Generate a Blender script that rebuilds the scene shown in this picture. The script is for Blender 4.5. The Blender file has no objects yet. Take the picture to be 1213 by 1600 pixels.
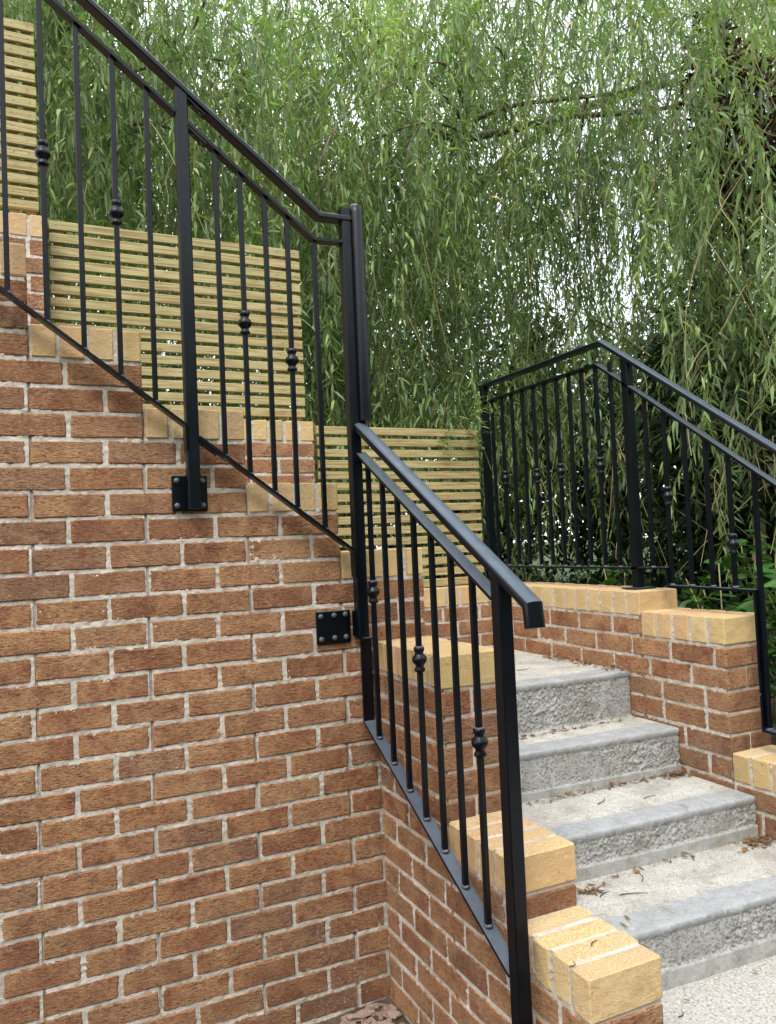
import bpy, math, random
import numpy as np
from mathutils import Vector, Matrix
R = random.Random(7)
rad = math.radians
sc = bpy.context.scene
COL = sc.collection

# ------------------------------------------------------------------ camera
CX, CY, CZ = -1.15353, -2.62087, 1.16613
YAW, PIT, ROL, FPX = 0.4395, 0.03898, -0.04374, 1225.25
fwd = Vector((math.sin(YAW)*math.cos(PIT), math.cos(YAW)*math.cos(PIT), math.sin(PIT)))
rt0 = Vector((math.cos(YAW), -math.sin(YAW), 0)); up0 = rt0.cross(fwd)
rt = math.cos(ROL)*rt0 + math.sin(ROL)*up0
up = -math.sin(ROL)*rt0 + math.cos(ROL)*up0
cam = bpy.data.objects.new('camera', bpy.data.cameras.new('camera'))
COL.objects.link(cam)
cam.matrix_world = Matrix(((rt.x, up.x, -fwd.x, CX), (rt.y, up.y, -fwd.y, CY), (rt.z, up.z, -fwd.z, CZ), (0, 0, 0, 1)))
cam.data.sensor_fit = 'VERTICAL'; cam.data.sensor_height = 36
cam.data.lens = FPX/1600*36
cam.data.clip_start = 0.02; cam.data.clip_end = 1000
sc.camera = cam
# ------------------------------------------------------------------ world
SUN_EL, SUN_AZ = 56, -140          # azimuth measured from +Y towards +X
w = bpy.data.worlds.new('World'); sc.world = w; w.use_nodes = True
nt = w.node_tree; nt.nodes.clear()
out = nt.nodes.new('ShaderNodeOutputWorld'); bg = nt.nodes.new('ShaderNodeBackground')
sky = nt.nodes.new('ShaderNodeTexSky'); sky.sky_type = 'NISHITA'; sky.sun_disc = False
sky.sun_elevation = rad(SUN_EL); sky.sun_rotation = rad(SUN_AZ); sky.air_density = 1.2; sky.dust_density = 4
tc = nt.nodes.new('ShaderNodeTexCoord'); cl = nt.nodes.new('ShaderNodeTexNoise')
cl.inputs['Scale'].default_value = 2.2; cl.inputs['Detail'].default_value = 5
nt.links.new(tc.outputs['Generated'], cl.inputs['Vector'])
cr = nt.nodes.new('ShaderNodeValToRGB')
cr.color_ramp.elements[0].position = .35; cr.color_ramp.elements[0].color = (8.6, 9.3, 10.4, 1)
cr.color_ramp.elements[1].position = .65; cr.color_ramp.elements[1].color = (12.4, 12.6, 12.9, 1)
nt.links.new(cl.outputs['Fac'], cr.inputs['Fac'])
mx = nt.nodes.new('ShaderNodeMix'); mx.data_type = 'RGBA'; mx.inputs[0].default_value = .86
nt.links.new(sky.outputs['Color'], mx.inputs[6]); nt.links.new(cr.outputs['Color'], mx.inputs[7])
nt.links.new(mx.outputs[2], bg.inputs['Color']); bg.inputs['Strength'].default_value = .14
nt.links.new(bg.outputs[0], out.inputs[0])
# ------------------------------------------------------------------ sun (soft, overcast)
sl = bpy.data.lights.new('sun', 'SUN'); sl.energy = 1.5; sl.angle = rad(25); sl.color = (1, .96, .9)
so = bpy.data.objects.new('sun', sl); COL.objects.link(so)
sd = Vector((math.sin(rad(SUN_AZ))*math.cos(rad(SUN_EL)), math.cos(rad(SUN_AZ))*math.cos(rad(SUN_EL)), math.sin(rad(SUN_EL))))
so.rotation_euler = sd.to_track_quat('Z', 'Y').to_euler()
so.location = (-4, -4, 8)
sc.view_settings.view_transform = 'Standard'; sc.view_settings.look = 'None'
sc.view_settings.gamma = 1; sc.view_settings.use_curve_mapping = False
sc.view_settings.exposure = 1.0

# ------------------------------------------------------------------ helpers
def tag(o, label=None, cat=None, group=None, kind=None):
    for k, v in (('label', label), ('category', cat), ('group', group), ('kind', kind)):
        if v: o[k] = v
    return o
def empty(name, loc, label, cat, group=None):
    o = bpy.data.objects.new(name, None); COL.objects.link(o); o.location = loc
    o.empty_display_size = .1
    return tag(o, label, cat, group)
def mesh_np(name, V, F, mats, smooth=False, attrs=None):
    """V (n,3) array, F list of polygon-arrays or ndarray (m,k)"""
    me = bpy.data.meshes.new(name)
    V = np.asarray(V, dtype=np.float32)
    if isinstance(F, np.ndarray): groups = [F]
    else: groups = F
    me.vertices.add(len(V)); me.vertices.foreach_set('co', V.ravel())
    nl = sum(g.size for g in groups); npoly = sum(len(g) for g in groups)
    me.loops.add(nl); me.polygons.add(npoly)
    me.loops.foreach_set('vertex_index', np.concatenate([g.ravel() for g in groups]).astype(np.int32))
    tot = np.concatenate([np.full(len(g), g.shape[1]) for g in groups]).astype(np.int32)
    st = np.concatenate([[0], np.cumsum(tot)[:-1]]).astype(np.int32)
    me.polygons.foreach_set('loop_start', st)
    try: me.polygons.foreach_set('loop_total', tot)
    except Exception: pass
    if smooth: me.polygons.foreach_set('use_smooth', np.ones(npoly, dtype=bool))
    for m in (mats if isinstance(mats, (list, tuple)) else [mats]): me.materials.append(m)
    if attrs:
        for k, a in attrs.items():
            at = me.attributes.new(k, 'FLOAT', 'POINT'); at.data.foreach_set('value', np.asarray(a, dtype=np.float32))
    me.update(calc_edges=True); me.validate()
    return me
def ob(name, me, parent=None):
    o = bpy.data.objects.new(name, me); COL.objects.link(o)
    if parent: o.parent = parent
    return o
class MB:
    """collects simple solids in one mesh"""
    def __init__(s): s.v = []; s.f = []
    def add(s, vs, fs):
        b = len(s.v); s.v += [tuple(v) for v in vs]; s.f += [tuple(i+b for i in f) for f in fs]
    def box(s, x0, x1, y0, y1, z0, z1, ch=0):
        if ch <= 0:
            s.add([(x0,y0,z0),(x1,y0,z0),(x1,y1,z0),(x0,y1,z0),(x0,y0,z1),(x1,y0,z1),(x1,y1,z1),(x0,y1,z1)],
                  [(0,3,2,1),(4,5,6,7),(0,1,5,4),(1,2,6,5),(2,3,7,6),(3,0,4,7)])
        else:
            v, f = chbox((x0,y0,z0), (x1,y1,z1), ch); s.add(v, f)
    def bar(s, p0, p1, w, t, upv=(0,0,1), ch=0, ext=0):
        """beam p0->p1; w = width across (side), t = thickness along up"""
        p0, p1 = Vector(p0), Vector(p1); d = (p1-p0).normalized(); p0 = p0-d*ext; p1 = p1+d*ext
        side = d.cross(Vector(upv)).normalized(); u = side.cross(d)
        if ch <= 0: prof = [(-w/2,-t/2),(w/2,-t/2),(w/2,t/2),(-w/2,t/2)]
        else: prof = [(-w/2+ch,-t/2),(w/2-ch,-t/2),(w/2,-t/2+ch),(w/2,t/2-ch),(w/2-ch,t/2),(-w/2+ch,t/2),(-w/2,t/2-ch),(-w/2,-t/2+ch)]
        s.sweep([p0, p1], [(side, u)]*2, prof)
    def sweep(s, pts, frames, prof):
        n = len(prof); vs = []
        for p, (a, b) in zip(pts, frames): vs += [Vector(p)+a*x+b*y for x, y in prof]
        fs = []
        for i in range(len(pts)-1):
            for j in range(n):
                fs.append((i*n+j, i*n+(j+1) % n, (i+1)*n+(j+1) % n, (i+1)*n+j))
        fs.append(tuple(reversed(range(n)))); fs.append(tuple((len(pts)-1)*n+j for j in range(n)))
        s.add(vs, fs)
    def lathe(s, c, prof, n=16, axis=(0,0,1)):
        a = Vector(axis); q = a.to_track_quat('Z', 'Y'); vs = []; fs = []
        for r, h in prof:
            for k in range(n):
                t = 2*math.pi*k/n; vs.append(Vector(c)+q @ Vector((r*math.cos(t), r*math.sin(t), h)))
        m = len(prof)
        for i in range(m-1):
            for k in range(n): fs.append((i*n+k, i*n+(k+1) % n, (i+1)*n+(k+1) % n, (i+1)*n+k))
        fs.append(tuple(reversed(range(n)))); fs.append(tuple((m-1)*n+k for k in range(n)))
        s.add(vs, fs)
    def mesh(s, name, mat, smooth=False):
        me = bpy.data.meshes.new(name); me.from_pydata([tuple(v) for v in s.v], [], s.f)
        me.materials.append(mat)
        if smooth: me.polygons.foreach_set('use_smooth', [True]*len(me.polygons))
        me.update(); return me
    def build(s, name, mat, parent=None, smooth=False):
        me = s.mesh(name, mat, smooth or name == 'handrail')
        if name == 'handrail': me.set_sharp_from_angle(angle=rad(38))
        return ob(name, me, parent)
def chbox(a, b, ch, jit=0, rnd=None):
    """box with chamfered edges: 24 verts"""
    c = [(a[i]+b[i])/2 for i in range(3)]; h = [(b[i]-a[i])/2 for i in range(3)]
    vs = []; idx = {}
    for sx in (-1,1):
        for sy in (-1,1):
            for sz in (-1,1):
                sg = (sx,sy,sz)
                for ax in range(3):
                    p = [sg[i]*(h[i] if i == ax else h[i]-ch) for i in range(3)]
                    if rnd: p = [p[i]+rnd.uniform(-jit, jit) for i in range(3)]
                    idx[(sx,sy,sz,ax)] = len(vs); vs.append(tuple(c[i]+p[i] for i in range(3)))
    fs = []
    for ax in range(3):
        o1, o2 = (ax+1) % 3, (ax+2) % 3
        for s in (-1,1):
            q = []
            for t1, t2 in ((-1,-1),(1,-1),(1,1),(-1,1)):
                k = [0,0,0]; k[ax] = s; k[o1] = t1; k[o2] = t2; q.append(idx[(*k, ax)])
            fs.append(tuple(q if s > 0 else q[::-1]))
    for ax in range(3):          # edges parallel to ax
        o1, o2 = (ax+1) % 3, (ax+2) % 3
        for s1 in (-1,1):
            for s2 in (-1,1):
                def g(sa, which):
                    k = [0,0,0]; k[ax] = sa; k[o1] = s1; k[o2] = s2; return idx[(*k, which)]
                q = (g(-1,o1), g(1,o1), g(1,o2), g(-1,o2))
                fs.append(q if s1*s2 < 0 else q[::-1])
    for sx in (-1,1):
        for sy in (-1,1):
            for sz in (-1,1):
                q = tuple(idx[(sx,sy,sz,ax)] for ax in range(3))
                fs.append(q if sx*sy*sz > 0 else q[::-1])
    return vs, fs
def hash2(i, j, seed):
    n = (i*374761393 + j*668265263 + seed*974634777) & 0xffffffff
    n = ((n ^ (n >> 13))*1274126177) & 0xffffffff
    return ((n ^ (n >> 16)) & 0xffff)/65535.0
def vnoise(x, y, seed=0):
    xi = np.floor(x).astype(np.int64); yi = np.floor(y).astype(np.int64); fx = x-xi; fy = y-yi
    fx = fx*fx*(3-2*fx); fy = fy*fy*(3-2*fy)
    a = hash2(xi, yi, seed); b = hash2(xi+1, yi, seed); c = hash2(xi, yi+1, seed); d = hash2(xi+1, yi+1, seed)
    return (a*(1-fx)+b*fx)*(1-fy)+(c*(1-fx)+d*fx)*fy
def fbm(x, y, seed=0, o=3):
    r = 0; amp = 1; t = 0
    for k in range(o): r = r+amp*vnoise(x*2**k, y*2**k, seed+k*17); t += amp; amp *= .5
    return r/t

# ------------------------------------------------------------------ node helpers
class NT:
    def __init__(s, name):
        s.m = bpy.data.materials.new(name); s.m.use_nodes = True; s.t = s.m.node_tree; s.t.nodes.clear()
        s.o = s.n('ShaderNodeOutputMaterial')
    def n(s, t, **k):
        x = s.t.nodes.new(t)
        for a, b in k.items(): setattr(x, a, b)
        return x
    def l(s, a, b): s.t.links.new(a, b)
    def noise(s, vec, scale, detail=4, rough=.55, col=False):
        x = s.n('ShaderNodeTexNoise'); x.inputs['Scale'].default_value = scale; x.inputs['Detail'].default_value = detail
        x.inputs['Roughness'].default_value = rough; s.l(vec, x.inputs['Vector']); return x.outputs['Color' if col else 'Fac']
    def voro(s, vec, scale, feat='F1'):
        x = s.n('ShaderNodeTexVoronoi'); x.feature = feat; x.inputs['Scale'].default_value = scale; s.l(vec, x.inputs['Vector']); return x.outputs['Distance']
    def ramp(s, fac, *stops):
        x = s.n('ShaderNodeValToRGB'); e = x.color_ramp.elements
        while len(e) < len(stops): e.new(.5)
        for k, (p, c) in enumerate(stops):
            e[k].position = p; e[k].color = (*c, 1) if not isinstance(c, (int, float)) else (c, c, c, 1)
        s.l(fac, x.inputs[0]); return x.outputs[0]
    def mix(s, f, a, b, mode='MIX'):
        x = s.n('ShaderNodeMix'); x.data_type = 'RGBA'; x.blend_type = mode
        for v, i in ((f, 0), (a, 6), (b, 7)):
            if isinstance(v, (int, float)): x.inputs[i].default_value = v if i == 0 else (v, v, v, 1)
            elif isinstance(v, tuple): x.inputs[i].default_value = (*v, 1)
            else: s.l(v, x.inputs[i])
        return x.outputs[2]
    def math(s, op, a, b=0., clamp=False):
        x = s.n('ShaderNodeMath', operation=op); x.use_clamp = clamp
        for v, i in ((a, 0), (b, 1)):
            if isinstance(v, (int, float)): x.inputs[i].default_value = v
            else: s.l(v, x.inputs[i])
        return x.outputs[0]
    def objvec(s, scale=(1,1,1), rnd=True, coord='Object'):
        tc = s.n('ShaderNodeTexCoord'); mp = s.n('ShaderNodeMapping'); mp.inputs['Scale'].default_value = scale
        v = tc.outputs[coord]
        if rnd:
            oi = s.n('ShaderNodeObjectInfo'); ad = s.n('ShaderNodeVectorMath', operation='MULTIPLY_ADD')
            cx = s.n('ShaderNodeCombineXYZ')
            for i in range(3): s.l(oi.outputs['Random'], cx.inputs[i])
            s.l(cx.outputs[0], ad.inputs[0]); ad.inputs[1].default_value = (37., 53., 71.); s.l(v, ad.inputs[2]); v = ad.outputs[0]
        s.l(v, mp.inputs['Vector']); return mp.outputs[0]
    def rand(s): return s.n('ShaderNodeObjectInfo').outputs['Random']
    def bump(s, h, strength, dist, prev=None):
        x = s.n('ShaderNodeBump'); x.inputs['Strength'].default_value = strength; x.inputs['Distance'].default_value = dist
        s.l(h, x.inputs['Height'])
        if prev: s.l(prev, x.inputs['Normal'])
        return x.outputs[0]
    def bsdf(s, col, rough=.8, normal=None, spec=.3, metal=0, **kw):
        x = s.n('ShaderNodeBsdfPrincipled')
        for v, k in ((col, 'Base Color'), (rough, 'Roughness'), (metal, 'Metallic'), (spec, 'Specular IOR Level')):
            if isinstance(v, tuple): x.inputs[k].default_value = (*v, 1)
            elif isinstance(v, (int, float)): x.inputs[k].default_value = v
            else: s.l(v, x.inputs[k])
        if normal: s.l(normal, x.inputs['Normal'])
        for k, v in kw.items(): x.inputs[k].default_value = v
        s.l(x.outputs[0], s.o.inputs[0]); return x

def mat_brick():
    t = NT('rustic_brick'); v = t.objvec(); vs = t.objvec((1, 1, 3.4))
    r = t.rand()
    big = t.noise(v, 11, 4); mid = t.noise(vs, 62, 6, .72); cre = t.noise(t.objvec((1, 1, 5.5)), 44, 5, .7)
    base = t.ramp(r, (0, (.235,.098,.056)), (.18, (.33,.142,.074)), (.4, (.385,.178,.09)), (.58, (.335,.16,.086)), (.76, (.425,.22,.11)), (.9, (.34,.19,.118)), (1, (.22,.10,.062)))
    tan = t.ramp(r, (0, (.46,.235,.115)), (.5, (.53,.30,.15)), (1, (.43,.25,.14)))
    c = t.mix(t.ramp(big, (.40, 0.), (.62, .95)), base, tan)
    c = t.mix(t.ramp(t.noise(v, 17, 3), (.56, 0.), (.72, .7)), c, (.27,.092,.05))
    c = t.mix(t.ramp(cre, (.34, .9), (.46, 0.)), c, (.075,.03,.02))
    c = t.mix(t.ramp(mid, (.36, .8), (.47, 0.)), c, (.13,.052,.032))
    c = t.mix(t.ramp(mid, (.56, 0.), (.70, .75)), c, (.66,.44,.26))
    sp = t.voro(t.objvec((1,1,2.2)), 150)
    spn = t.noise(v, 60, 2)
    m = t.math('MULTIPLY', t.ramp(sp, (.13, 1.), (.26, 0.)), t.ramp(spn, (.48, 0.), (.58, 1.)))
    c = t.mix(m, c, (.72,.56,.34))
    gp = t.n('ShaderNodeNewGeometry').outputs['Position']
    eff = t.math('MULTIPLY', t.ramp(t.noise(gp, 1.9, 3), (.60, 0.), (.66, 1.)), t.ramp(t.noise(gp, 75, 5, .75), (.55, 0.), (.63, .85)))
    c = t.mix(eff, c, (.68,.64,.60))
    c = t.mix(t.ramp(t.noise(gp, 1.1, 5, .65), (.45, 0.), (.68, .38)), c, (.16,.085,.055))
    vw = t.objvec(rnd=False, coord='Generated')
    # pale mortar smears
    sm = t.ramp(t.noise(t.objvec((1,1,1)), 26, 6, .7), (.63, 0.), (.74, .55))
    c = t.mix(sm, c, (.46,.40,.33))
    drag = t.noise(vs, 70, 4, .7); gr = t.noise(v, 260, 3, .7); pit = t.voro(t.objvec((1,1,2)), 90)
    n = t.bump(cre, 1., .011); n = t.bump(drag, 1., .006, n); n = t.bump(gr, .8, .003, n); n = t.bump(t.ramp(pit, (.05, 0.), (.22, 1.)), .5, .003, n)
    t.bsdf(c, .92, n, .18); return t.m
def mat_cap():
    t = NT('yellow_coping_brick'); v = t.objvec(); r = t.rand()
    g = t.n('ShaderNodeNewGeometry'); sx = t.n('ShaderNodeSeparateXYZ'); t.l(g.outputs['Normal'], sx.inputs[0])
    topm = t.ramp(sx.outputs['Z'], (.5, 0.), (.8, 1.))
    side = t.ramp(r, (0, (.46,.34,.155)), (.3, (.53,.39,.19)), (.55, (.50,.32,.175)), (.75, (.57,.44,.235)), (.9, (.45,.29,.16)), (1, (.38,.30,.145)))
    side = t.mix(t.ramp(t.noise(v, 14, 4), (.4, 0.), (.68, .6)), side, (.50,.32,.15))
    side = t.mix(t.ramp(t.noise(v, 30, 4, .7), (.58, 0.), (.75, .5)), side, (.62,.50,.27))
    top = t.ramp(r, (0, (.46,.33,.155)), (.4, (.50,.37,.185)), (.6, (.46,.29,.16)), (1, (.52,.40,.215)))
    gn = t.noise(v, 210, 3, .7)
    top = t.mix(t.ramp(gn, (.36, .75), (.5, 0.)), top, (.33,.17,.07)); top = t.mix(t.ramp(gn, (.55, 0.), (.72, .8)), top, (.74,.62,.38))
    c = t.mix(topm, side, top)
    c = t.mix(t.ramp(t.noise(v, 320, 2, .6), (.58, 0.), (.7, .35)), c, (.30,.19,.08))
    c = t.mix(t.ramp(t.noise(v, 8, 5, .7), (.62, 0.), (.72, .5)), c, (.33,.24,.12))
    gp = t.n('ShaderNodeNewGeometry').outputs['Position']
    c = t.mix(t.ramp(t.noise(gp, 6, 6, .75), (.58, 0.), (.72, .45)), c, (.27,.21,.11))
    c = t.mix(t.ramp(t.noise(gp, 23, 5, .8), (.62, 0.), (.70, .5)), c, (.66,.60,.48))
    c = t.mix(t.ramp(t.noise(gp, 33, 5, .8), (.64, 0.), (.71, .7)), c, (.16,.12,.07))
    n = t.bump(gn, .9, .003); n = t.bump(t.noise(v, 40, 4), .8, .006, n)
    t.bsdf(c, .9, n, .2); return t.m
def mat_mortar():
    t = NT('lime_mortar'); v = t.objvec(rnd=False)
    c = t.ramp(t.noise(v, 7, 5), (.3, (.41,.365,.31)), (.5, (.51,.46,.395)), (.7, (.61,.56,.49)))
    c = t.mix(t.ramp(t.noise(v, 45, 5, .7), (.35, .8), (.5, 0.)), c, (.33,.30,.27))
    c = t.mix(t.ramp(t.noise(v, 28, 4), (.64, 0.), (.78, .8)), c, (.66,.63,.60))
    n = t.bump(t.noise(v, 180, 5, .75), .9, .004); n = t.bump(t.noise(v, 600, 2), .4, .001, n)
    t.bsdf(c, .95, n, .15); return t.m
def mat_concrete():
    t = NT('cast_concrete'); v = t.objvec(rnd=False)
    zone = t.n('ShaderNodeAttribute', attribute_name='zone').outputs['Fac']     # 0 tread, .5 worn nosing, 1 rough riser, 1.5 kicker
    tread = t.ramp(t.noise(v, 9, 6, .65), (.3, (.35,.33,.29)), (.5, (.46,.442,.40)), (.72, (.56,.543,.505)))
    tread = t.mix(t.ramp(t.noise(v, 160, 3, .8), (.40, .75), (.50, 0.)), tread, (.19,.175,.15))
    nose = t.ramp(t.noise(v, 16, 5, .65), (.3, (.25,.262,.268)), (.7, (.36,.368,.368)))
    nose = t.mix(t.ramp(t.noise(v, 90, 4, .8), (.6, 0.), (.7, .6)), nose, (.5,.53,.56))
    rv = t.ramp(t.noise(v, 12, 6, .7), (.3, (.25,.25,.238)), (.55, (.38,.38,.367)), (.75, (.48,.485,.475)))
    rv = t.mix(t.ramp(t.noise(t.objvec((1,1,1.6), rnd=False), 95, 4, .7), (.38, .9), (.5, 0.)), rv, (.09,.09,.085))
    kk = t.ramp(t.noise(v, 14, 6, .7), (.3, (.24,.245,.225)), (.5, (.34,.345,.325)), (.7, (.43,.435,.42)))
    # zones are real finishes: brushed tread, trowelled arris, tooled riser, smooth kicker
    wob = t.math('ADD', zone, t.math('MULTIPLY', t.math('SUBTRACT', t.noise(v, 11, 5, .65), .5), .55))
    c = t.mix(t.ramp(wob, (.22, 0.), (.30, 1.)), tread, nose)
    c = t.mix(t.ramp(zone, (.7, 0.), (.76, 1.)), c, rv)
    z2 = t.math('SUBTRACT', zone, 1.)
    c = t.mix(t.ramp(z2, (.2, 0.), (.3, 1.)), c, kk)
    c = t.mix(t.ramp(t.noise(v, 5, 6, .75), (.50, 0.), (.68, .6)), c, (.22,.195,.15))
    c = t.mix(t.ramp(t.noise(t.objvec((3,3,.6), rnd=False), 9, 5, .7), (.55, 0.), (.72, .45)), c, (.13,.125,.105))
    c = t.mix(t.ramp(t.noise(v, 55, 5, .8), (.35, .5), (.47, 0.)), c, (.15,.14,.12))
    c = t.mix(t.ramp(t.noise(v, 70, 3, .8), (.60, 0.), (.70, .5)), c, (.62,.61,.58))
    br = t.noise(t.objvec((.35,14,1), rnd=False), 30, 3)
    n = t.bump(br, .35, .002); n = t.bump(t.noise(v, 210, 5, .8), .9, .003, n)
    t.bsdf(c, .93, n, .2); return t.m
def mat_metal():
    t = NT('black_powder_coat'); v = t.objvec(rnd=False)
    n = t.bump(t.noise(v, 700, 2), .12, .0006)
    c = t.mix(t.ramp(t.noise(v, 30, 5, .7), (.6, 0.), (.8, .25)), (.0010,.0024,.0048), (.008,.011,.015))
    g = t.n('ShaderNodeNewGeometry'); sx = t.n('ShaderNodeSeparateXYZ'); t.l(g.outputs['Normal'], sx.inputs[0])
    c = t.mix(t.math('MULTIPLY', t.ramp(sx.outputs['Z'], (.55, 0.), (.8, 1.)), t.ramp(t.noise(v, 25, 5, .7), (.3, .7), (.7, 1.))), c, (.07,.088,.112))  # sky sheen on upward faces, painted into the base colour
    t.bsdf(c, t.ramp(t.noise(v, 12, 4), (.3, .26), (.7, .38)), n, .24); return t.m
def mat_weld():
    t = NT('weld_metal'); v = t.objvec(rnd=False)
    t.bsdf((.045,.05,.058), .25, t.bump(t.noise(v, 300, 3), .8, .003), .7); return t.m
def mat_timber():
    t = NT('treated_softwood'); v = t.objvec((1.2, 9, 9)); r = t.rand()
    gr = t.noise(v, 9, 6, .6)
    c = t.ramp(gr, (.3, (.235,.19,.085)), (.5, (.36,.305,.145)), (.7, (.455,.395,.205)))
    c = t.mix(.35, c, t.ramp(r, (0, (.27,.25,.115)), (.5, (.41,.345,.17)), (1, (.35,.265,.12))))
    lines = t.noise(t.objvec((.6, 30, 30)), 6, 3); c = t.mix(t.ramp(lines, (.40, .8), (.50, 0.)), c, (.20,.135,.055))
    kv = t.objvec((1, 1, 1.8)); kn = t.n('ShaderNodeTexVoronoi'); kn.inputs['Scale'].default_value = 5.5; t.l(kv, kn.inputs['Vector'])
    c = t.mix(t.ramp(kn.outputs['Distance'], (.05, .85), (.10, 0.)), c, (.15,.075,.028))
    c = t.mix(t.ramp(kn.outputs['Distance'], (.10, .35), (.2, 0.)), c, (.31,.20,.08))
    t.bsdf(c, .8, t.bump(lines, .35, .002), .2); return t.m
def mat_simple(name, stops, scale, rough=.9, bs=60, bd=.004, spec=.2, rnd=True):
    t = NT(name); v = t.objvec(rnd=rnd)
    c = t.ramp(t.noise(v, scale, 6, .65), *stops)
    t.bsdf(c, rough, t.bump(t.noise(v, bs, 5, .7), .8, bd), spec); return t.m
def mat_leaf(name, stops, back, trans=.35, rough=.45, obj=False):
    t = NT(name)
    f = t.rand() if obj else t.n('ShaderNodeAttribute', attribute_name='tint').outputs['Fac']
    if obj:
        at = t.n('ShaderNodeAttribute', attribute_name='tint').outputs['Fac']
        f = t.math('ADD', t.math('MULTIPLY', f, .35), t.math('MULTIPLY', at, .65))
    c = t.ramp(f, *stops)
    g = t.n('ShaderNodeNewGeometry')
    c2 = t.mix(t.math('MULTIPLY', g.outputs['Backfacing'], .65), c, back)
    b = t.n('ShaderNodeBsdfPrincipled'); t.l(c2, b.inputs['Base Color']); b.inputs['Roughness'].default_value = rough
    b.inputs['Specular IOR Level'].default_value = .35
    tr = t.n('ShaderNodeBsdfTranslucent'); t.l(t.mix(1., c, (1.25,1.5,.6), 'MULTIPLY'), tr.inputs['Color'])
    ms = t.n('ShaderNodeMixShader'); ms.inputs[0].default_value = trans
    t.l(b.outputs[0], ms.inputs[1]); t.l(tr.outputs[0], ms.inputs[2]); t.l(ms.outputs[0], t.o.inputs[0]); return t.m
def mat_bark(name, a, b):
    t = NT(name); v = t.objvec((1,1,.4), rnd=False)
    c = t.ramp(t.noise(v, 18, 6, .7), (.35, a), (.65, b))
    t.bsdf(c, .9, t.bump(t.noise(v, 40, 5, .7), 1., .02), .15); return t.m
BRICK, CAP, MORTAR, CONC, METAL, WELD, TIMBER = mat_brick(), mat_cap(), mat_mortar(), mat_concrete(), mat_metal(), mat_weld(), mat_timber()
SOIL = mat_simple('garden_soil', ((.3, (.05,.035,.022)), (.7, (.11,.08,.055))), 8, bd=.02)
GRASSM = mat_simple('grass_turf', ((.3, (.02,.035,.01)), (.7, (.05,.075,.022))), 3, bd=.03, bs=20)
PATHM = mat_simple('path_concrete', ((.36, (.20,.19,.165)), (.44, (.36,.345,.31)), (.56, (.44,.425,.39)), (.64, (.56,.545,.51))), 120, bs=200, bd=.006, rnd=False)
STONE = mat_simple('broken_stone', ((.3, (.15,.10,.075)), (.7, (.32,.235,.19))), 12, bs=50, bd=.006)
DEAD = mat_simple('dead_leaf', ((.3, (.10,.05,.02)), (.7, (.24,.13,.05))), 12)
TWIGM = mat_simple('dry_twig', ((.3, (.045,.032,.022)), (.7, (.11,.08,.055))), 20)
W_STOPS = ((0, (.04,.07,.028)), (.25, (.08,.13,.045)), (.5, (.135,.205,.07)), (.75, (.235,.325,.105)), (.92, (.35,.43,.145)), (.985, (.40,.46,.16)), (1, (.65,.42,.04)))
WILLOW = mat_leaf('willow_leaf', W_STOPS, (.27,.335,.23), .36)
TWIGG = mat_simple('willow_shoot', ((.3, (.17,.16,.07)), (.7, (.34,.29,.14))), 6)
BARK = mat_bark('willow_bark', (.06,.05,.033), (.20,.17,.115))
LAUREL = mat_leaf('laurel_leaf', ((0, (.015,.045,.012)), (.5, (.035,.095,.02)), (1, (.085,.18,.035))), (.07,.12,.045), .22, .3, True)
EVERG = mat_leaf('evergreen_leaf', ((0, (.008,.02,.008)), (.6, (.02,.048,.016)), (1, (.045,.09,.025))), (.03,.05,.025), .2, .5)
BACKL = mat_leaf('background_leaf', ((0, (.02,.045,.014)), (.6, (.045,.09,.025)), (1, (.09,.15,.04))), (.07,.1,.05), .3, .55)
COPPER = mat_leaf('copper_leaf', ((0, (.018,.006,.009)), (.6, (.05,.014,.018)), (1, (.1,.03,.03))), (.05,.025,.03), .25, .5)

# ------------------------------------------------------------------ ground
H = .0828
def slab(name, x0, x1, y0, y1, z0, z1, mat):
    m = MB(); m.box(x0, x1, y0, y1, z0, z1); o = m.build(name, mat); return tag(o, kind='structure')
slab('ground', -160, 160, -160, 160, -.9, -.484, SOIL)
slab('path', .216, 3.2, -7, -.87, -.48, -.118, PATHM)
slab('garden_bed', -9, 60, 1.366, 60, -.48, .45, GRASSM)
slab('planting_bed', 1.436, 12, -6, 1.365, -.48, .18, SOIL)

xs_ = np.linspace(-60, 60, 61); ys_ = np.linspace(-60, -3.2, 40); XX, YY = np.meshgrid(xs_, ys_)  # unseen grassy bank, added behind the camera to darken the metal reflections
rr_h = np.hypot(XX*.7, YY); ZZ_ = -.498+6.4*np.clip((rr_h-5.5)/6.5, 0, 1)**1.1+.5*fbm(XX*.6, YY*.6, 3)*np.clip((rr_h-6)/4, 0, 1)
J, I = np.meshgrid(np.arange(39), np.arange(60), indexing='ij'); J = J.ravel(); I = I.ravel()
hl = ob('added_bank', mesh_np('added_bank', np.stack([XX.ravel(), YY.ravel(), ZZ_.ravel()], 1), np.stack([J*61+I, J*61+I+1, (J+1)*61+I+1, (J+1)*61+I], 1), GRASSM, smooth=True)); hl['kind'] = 'structure'
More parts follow.
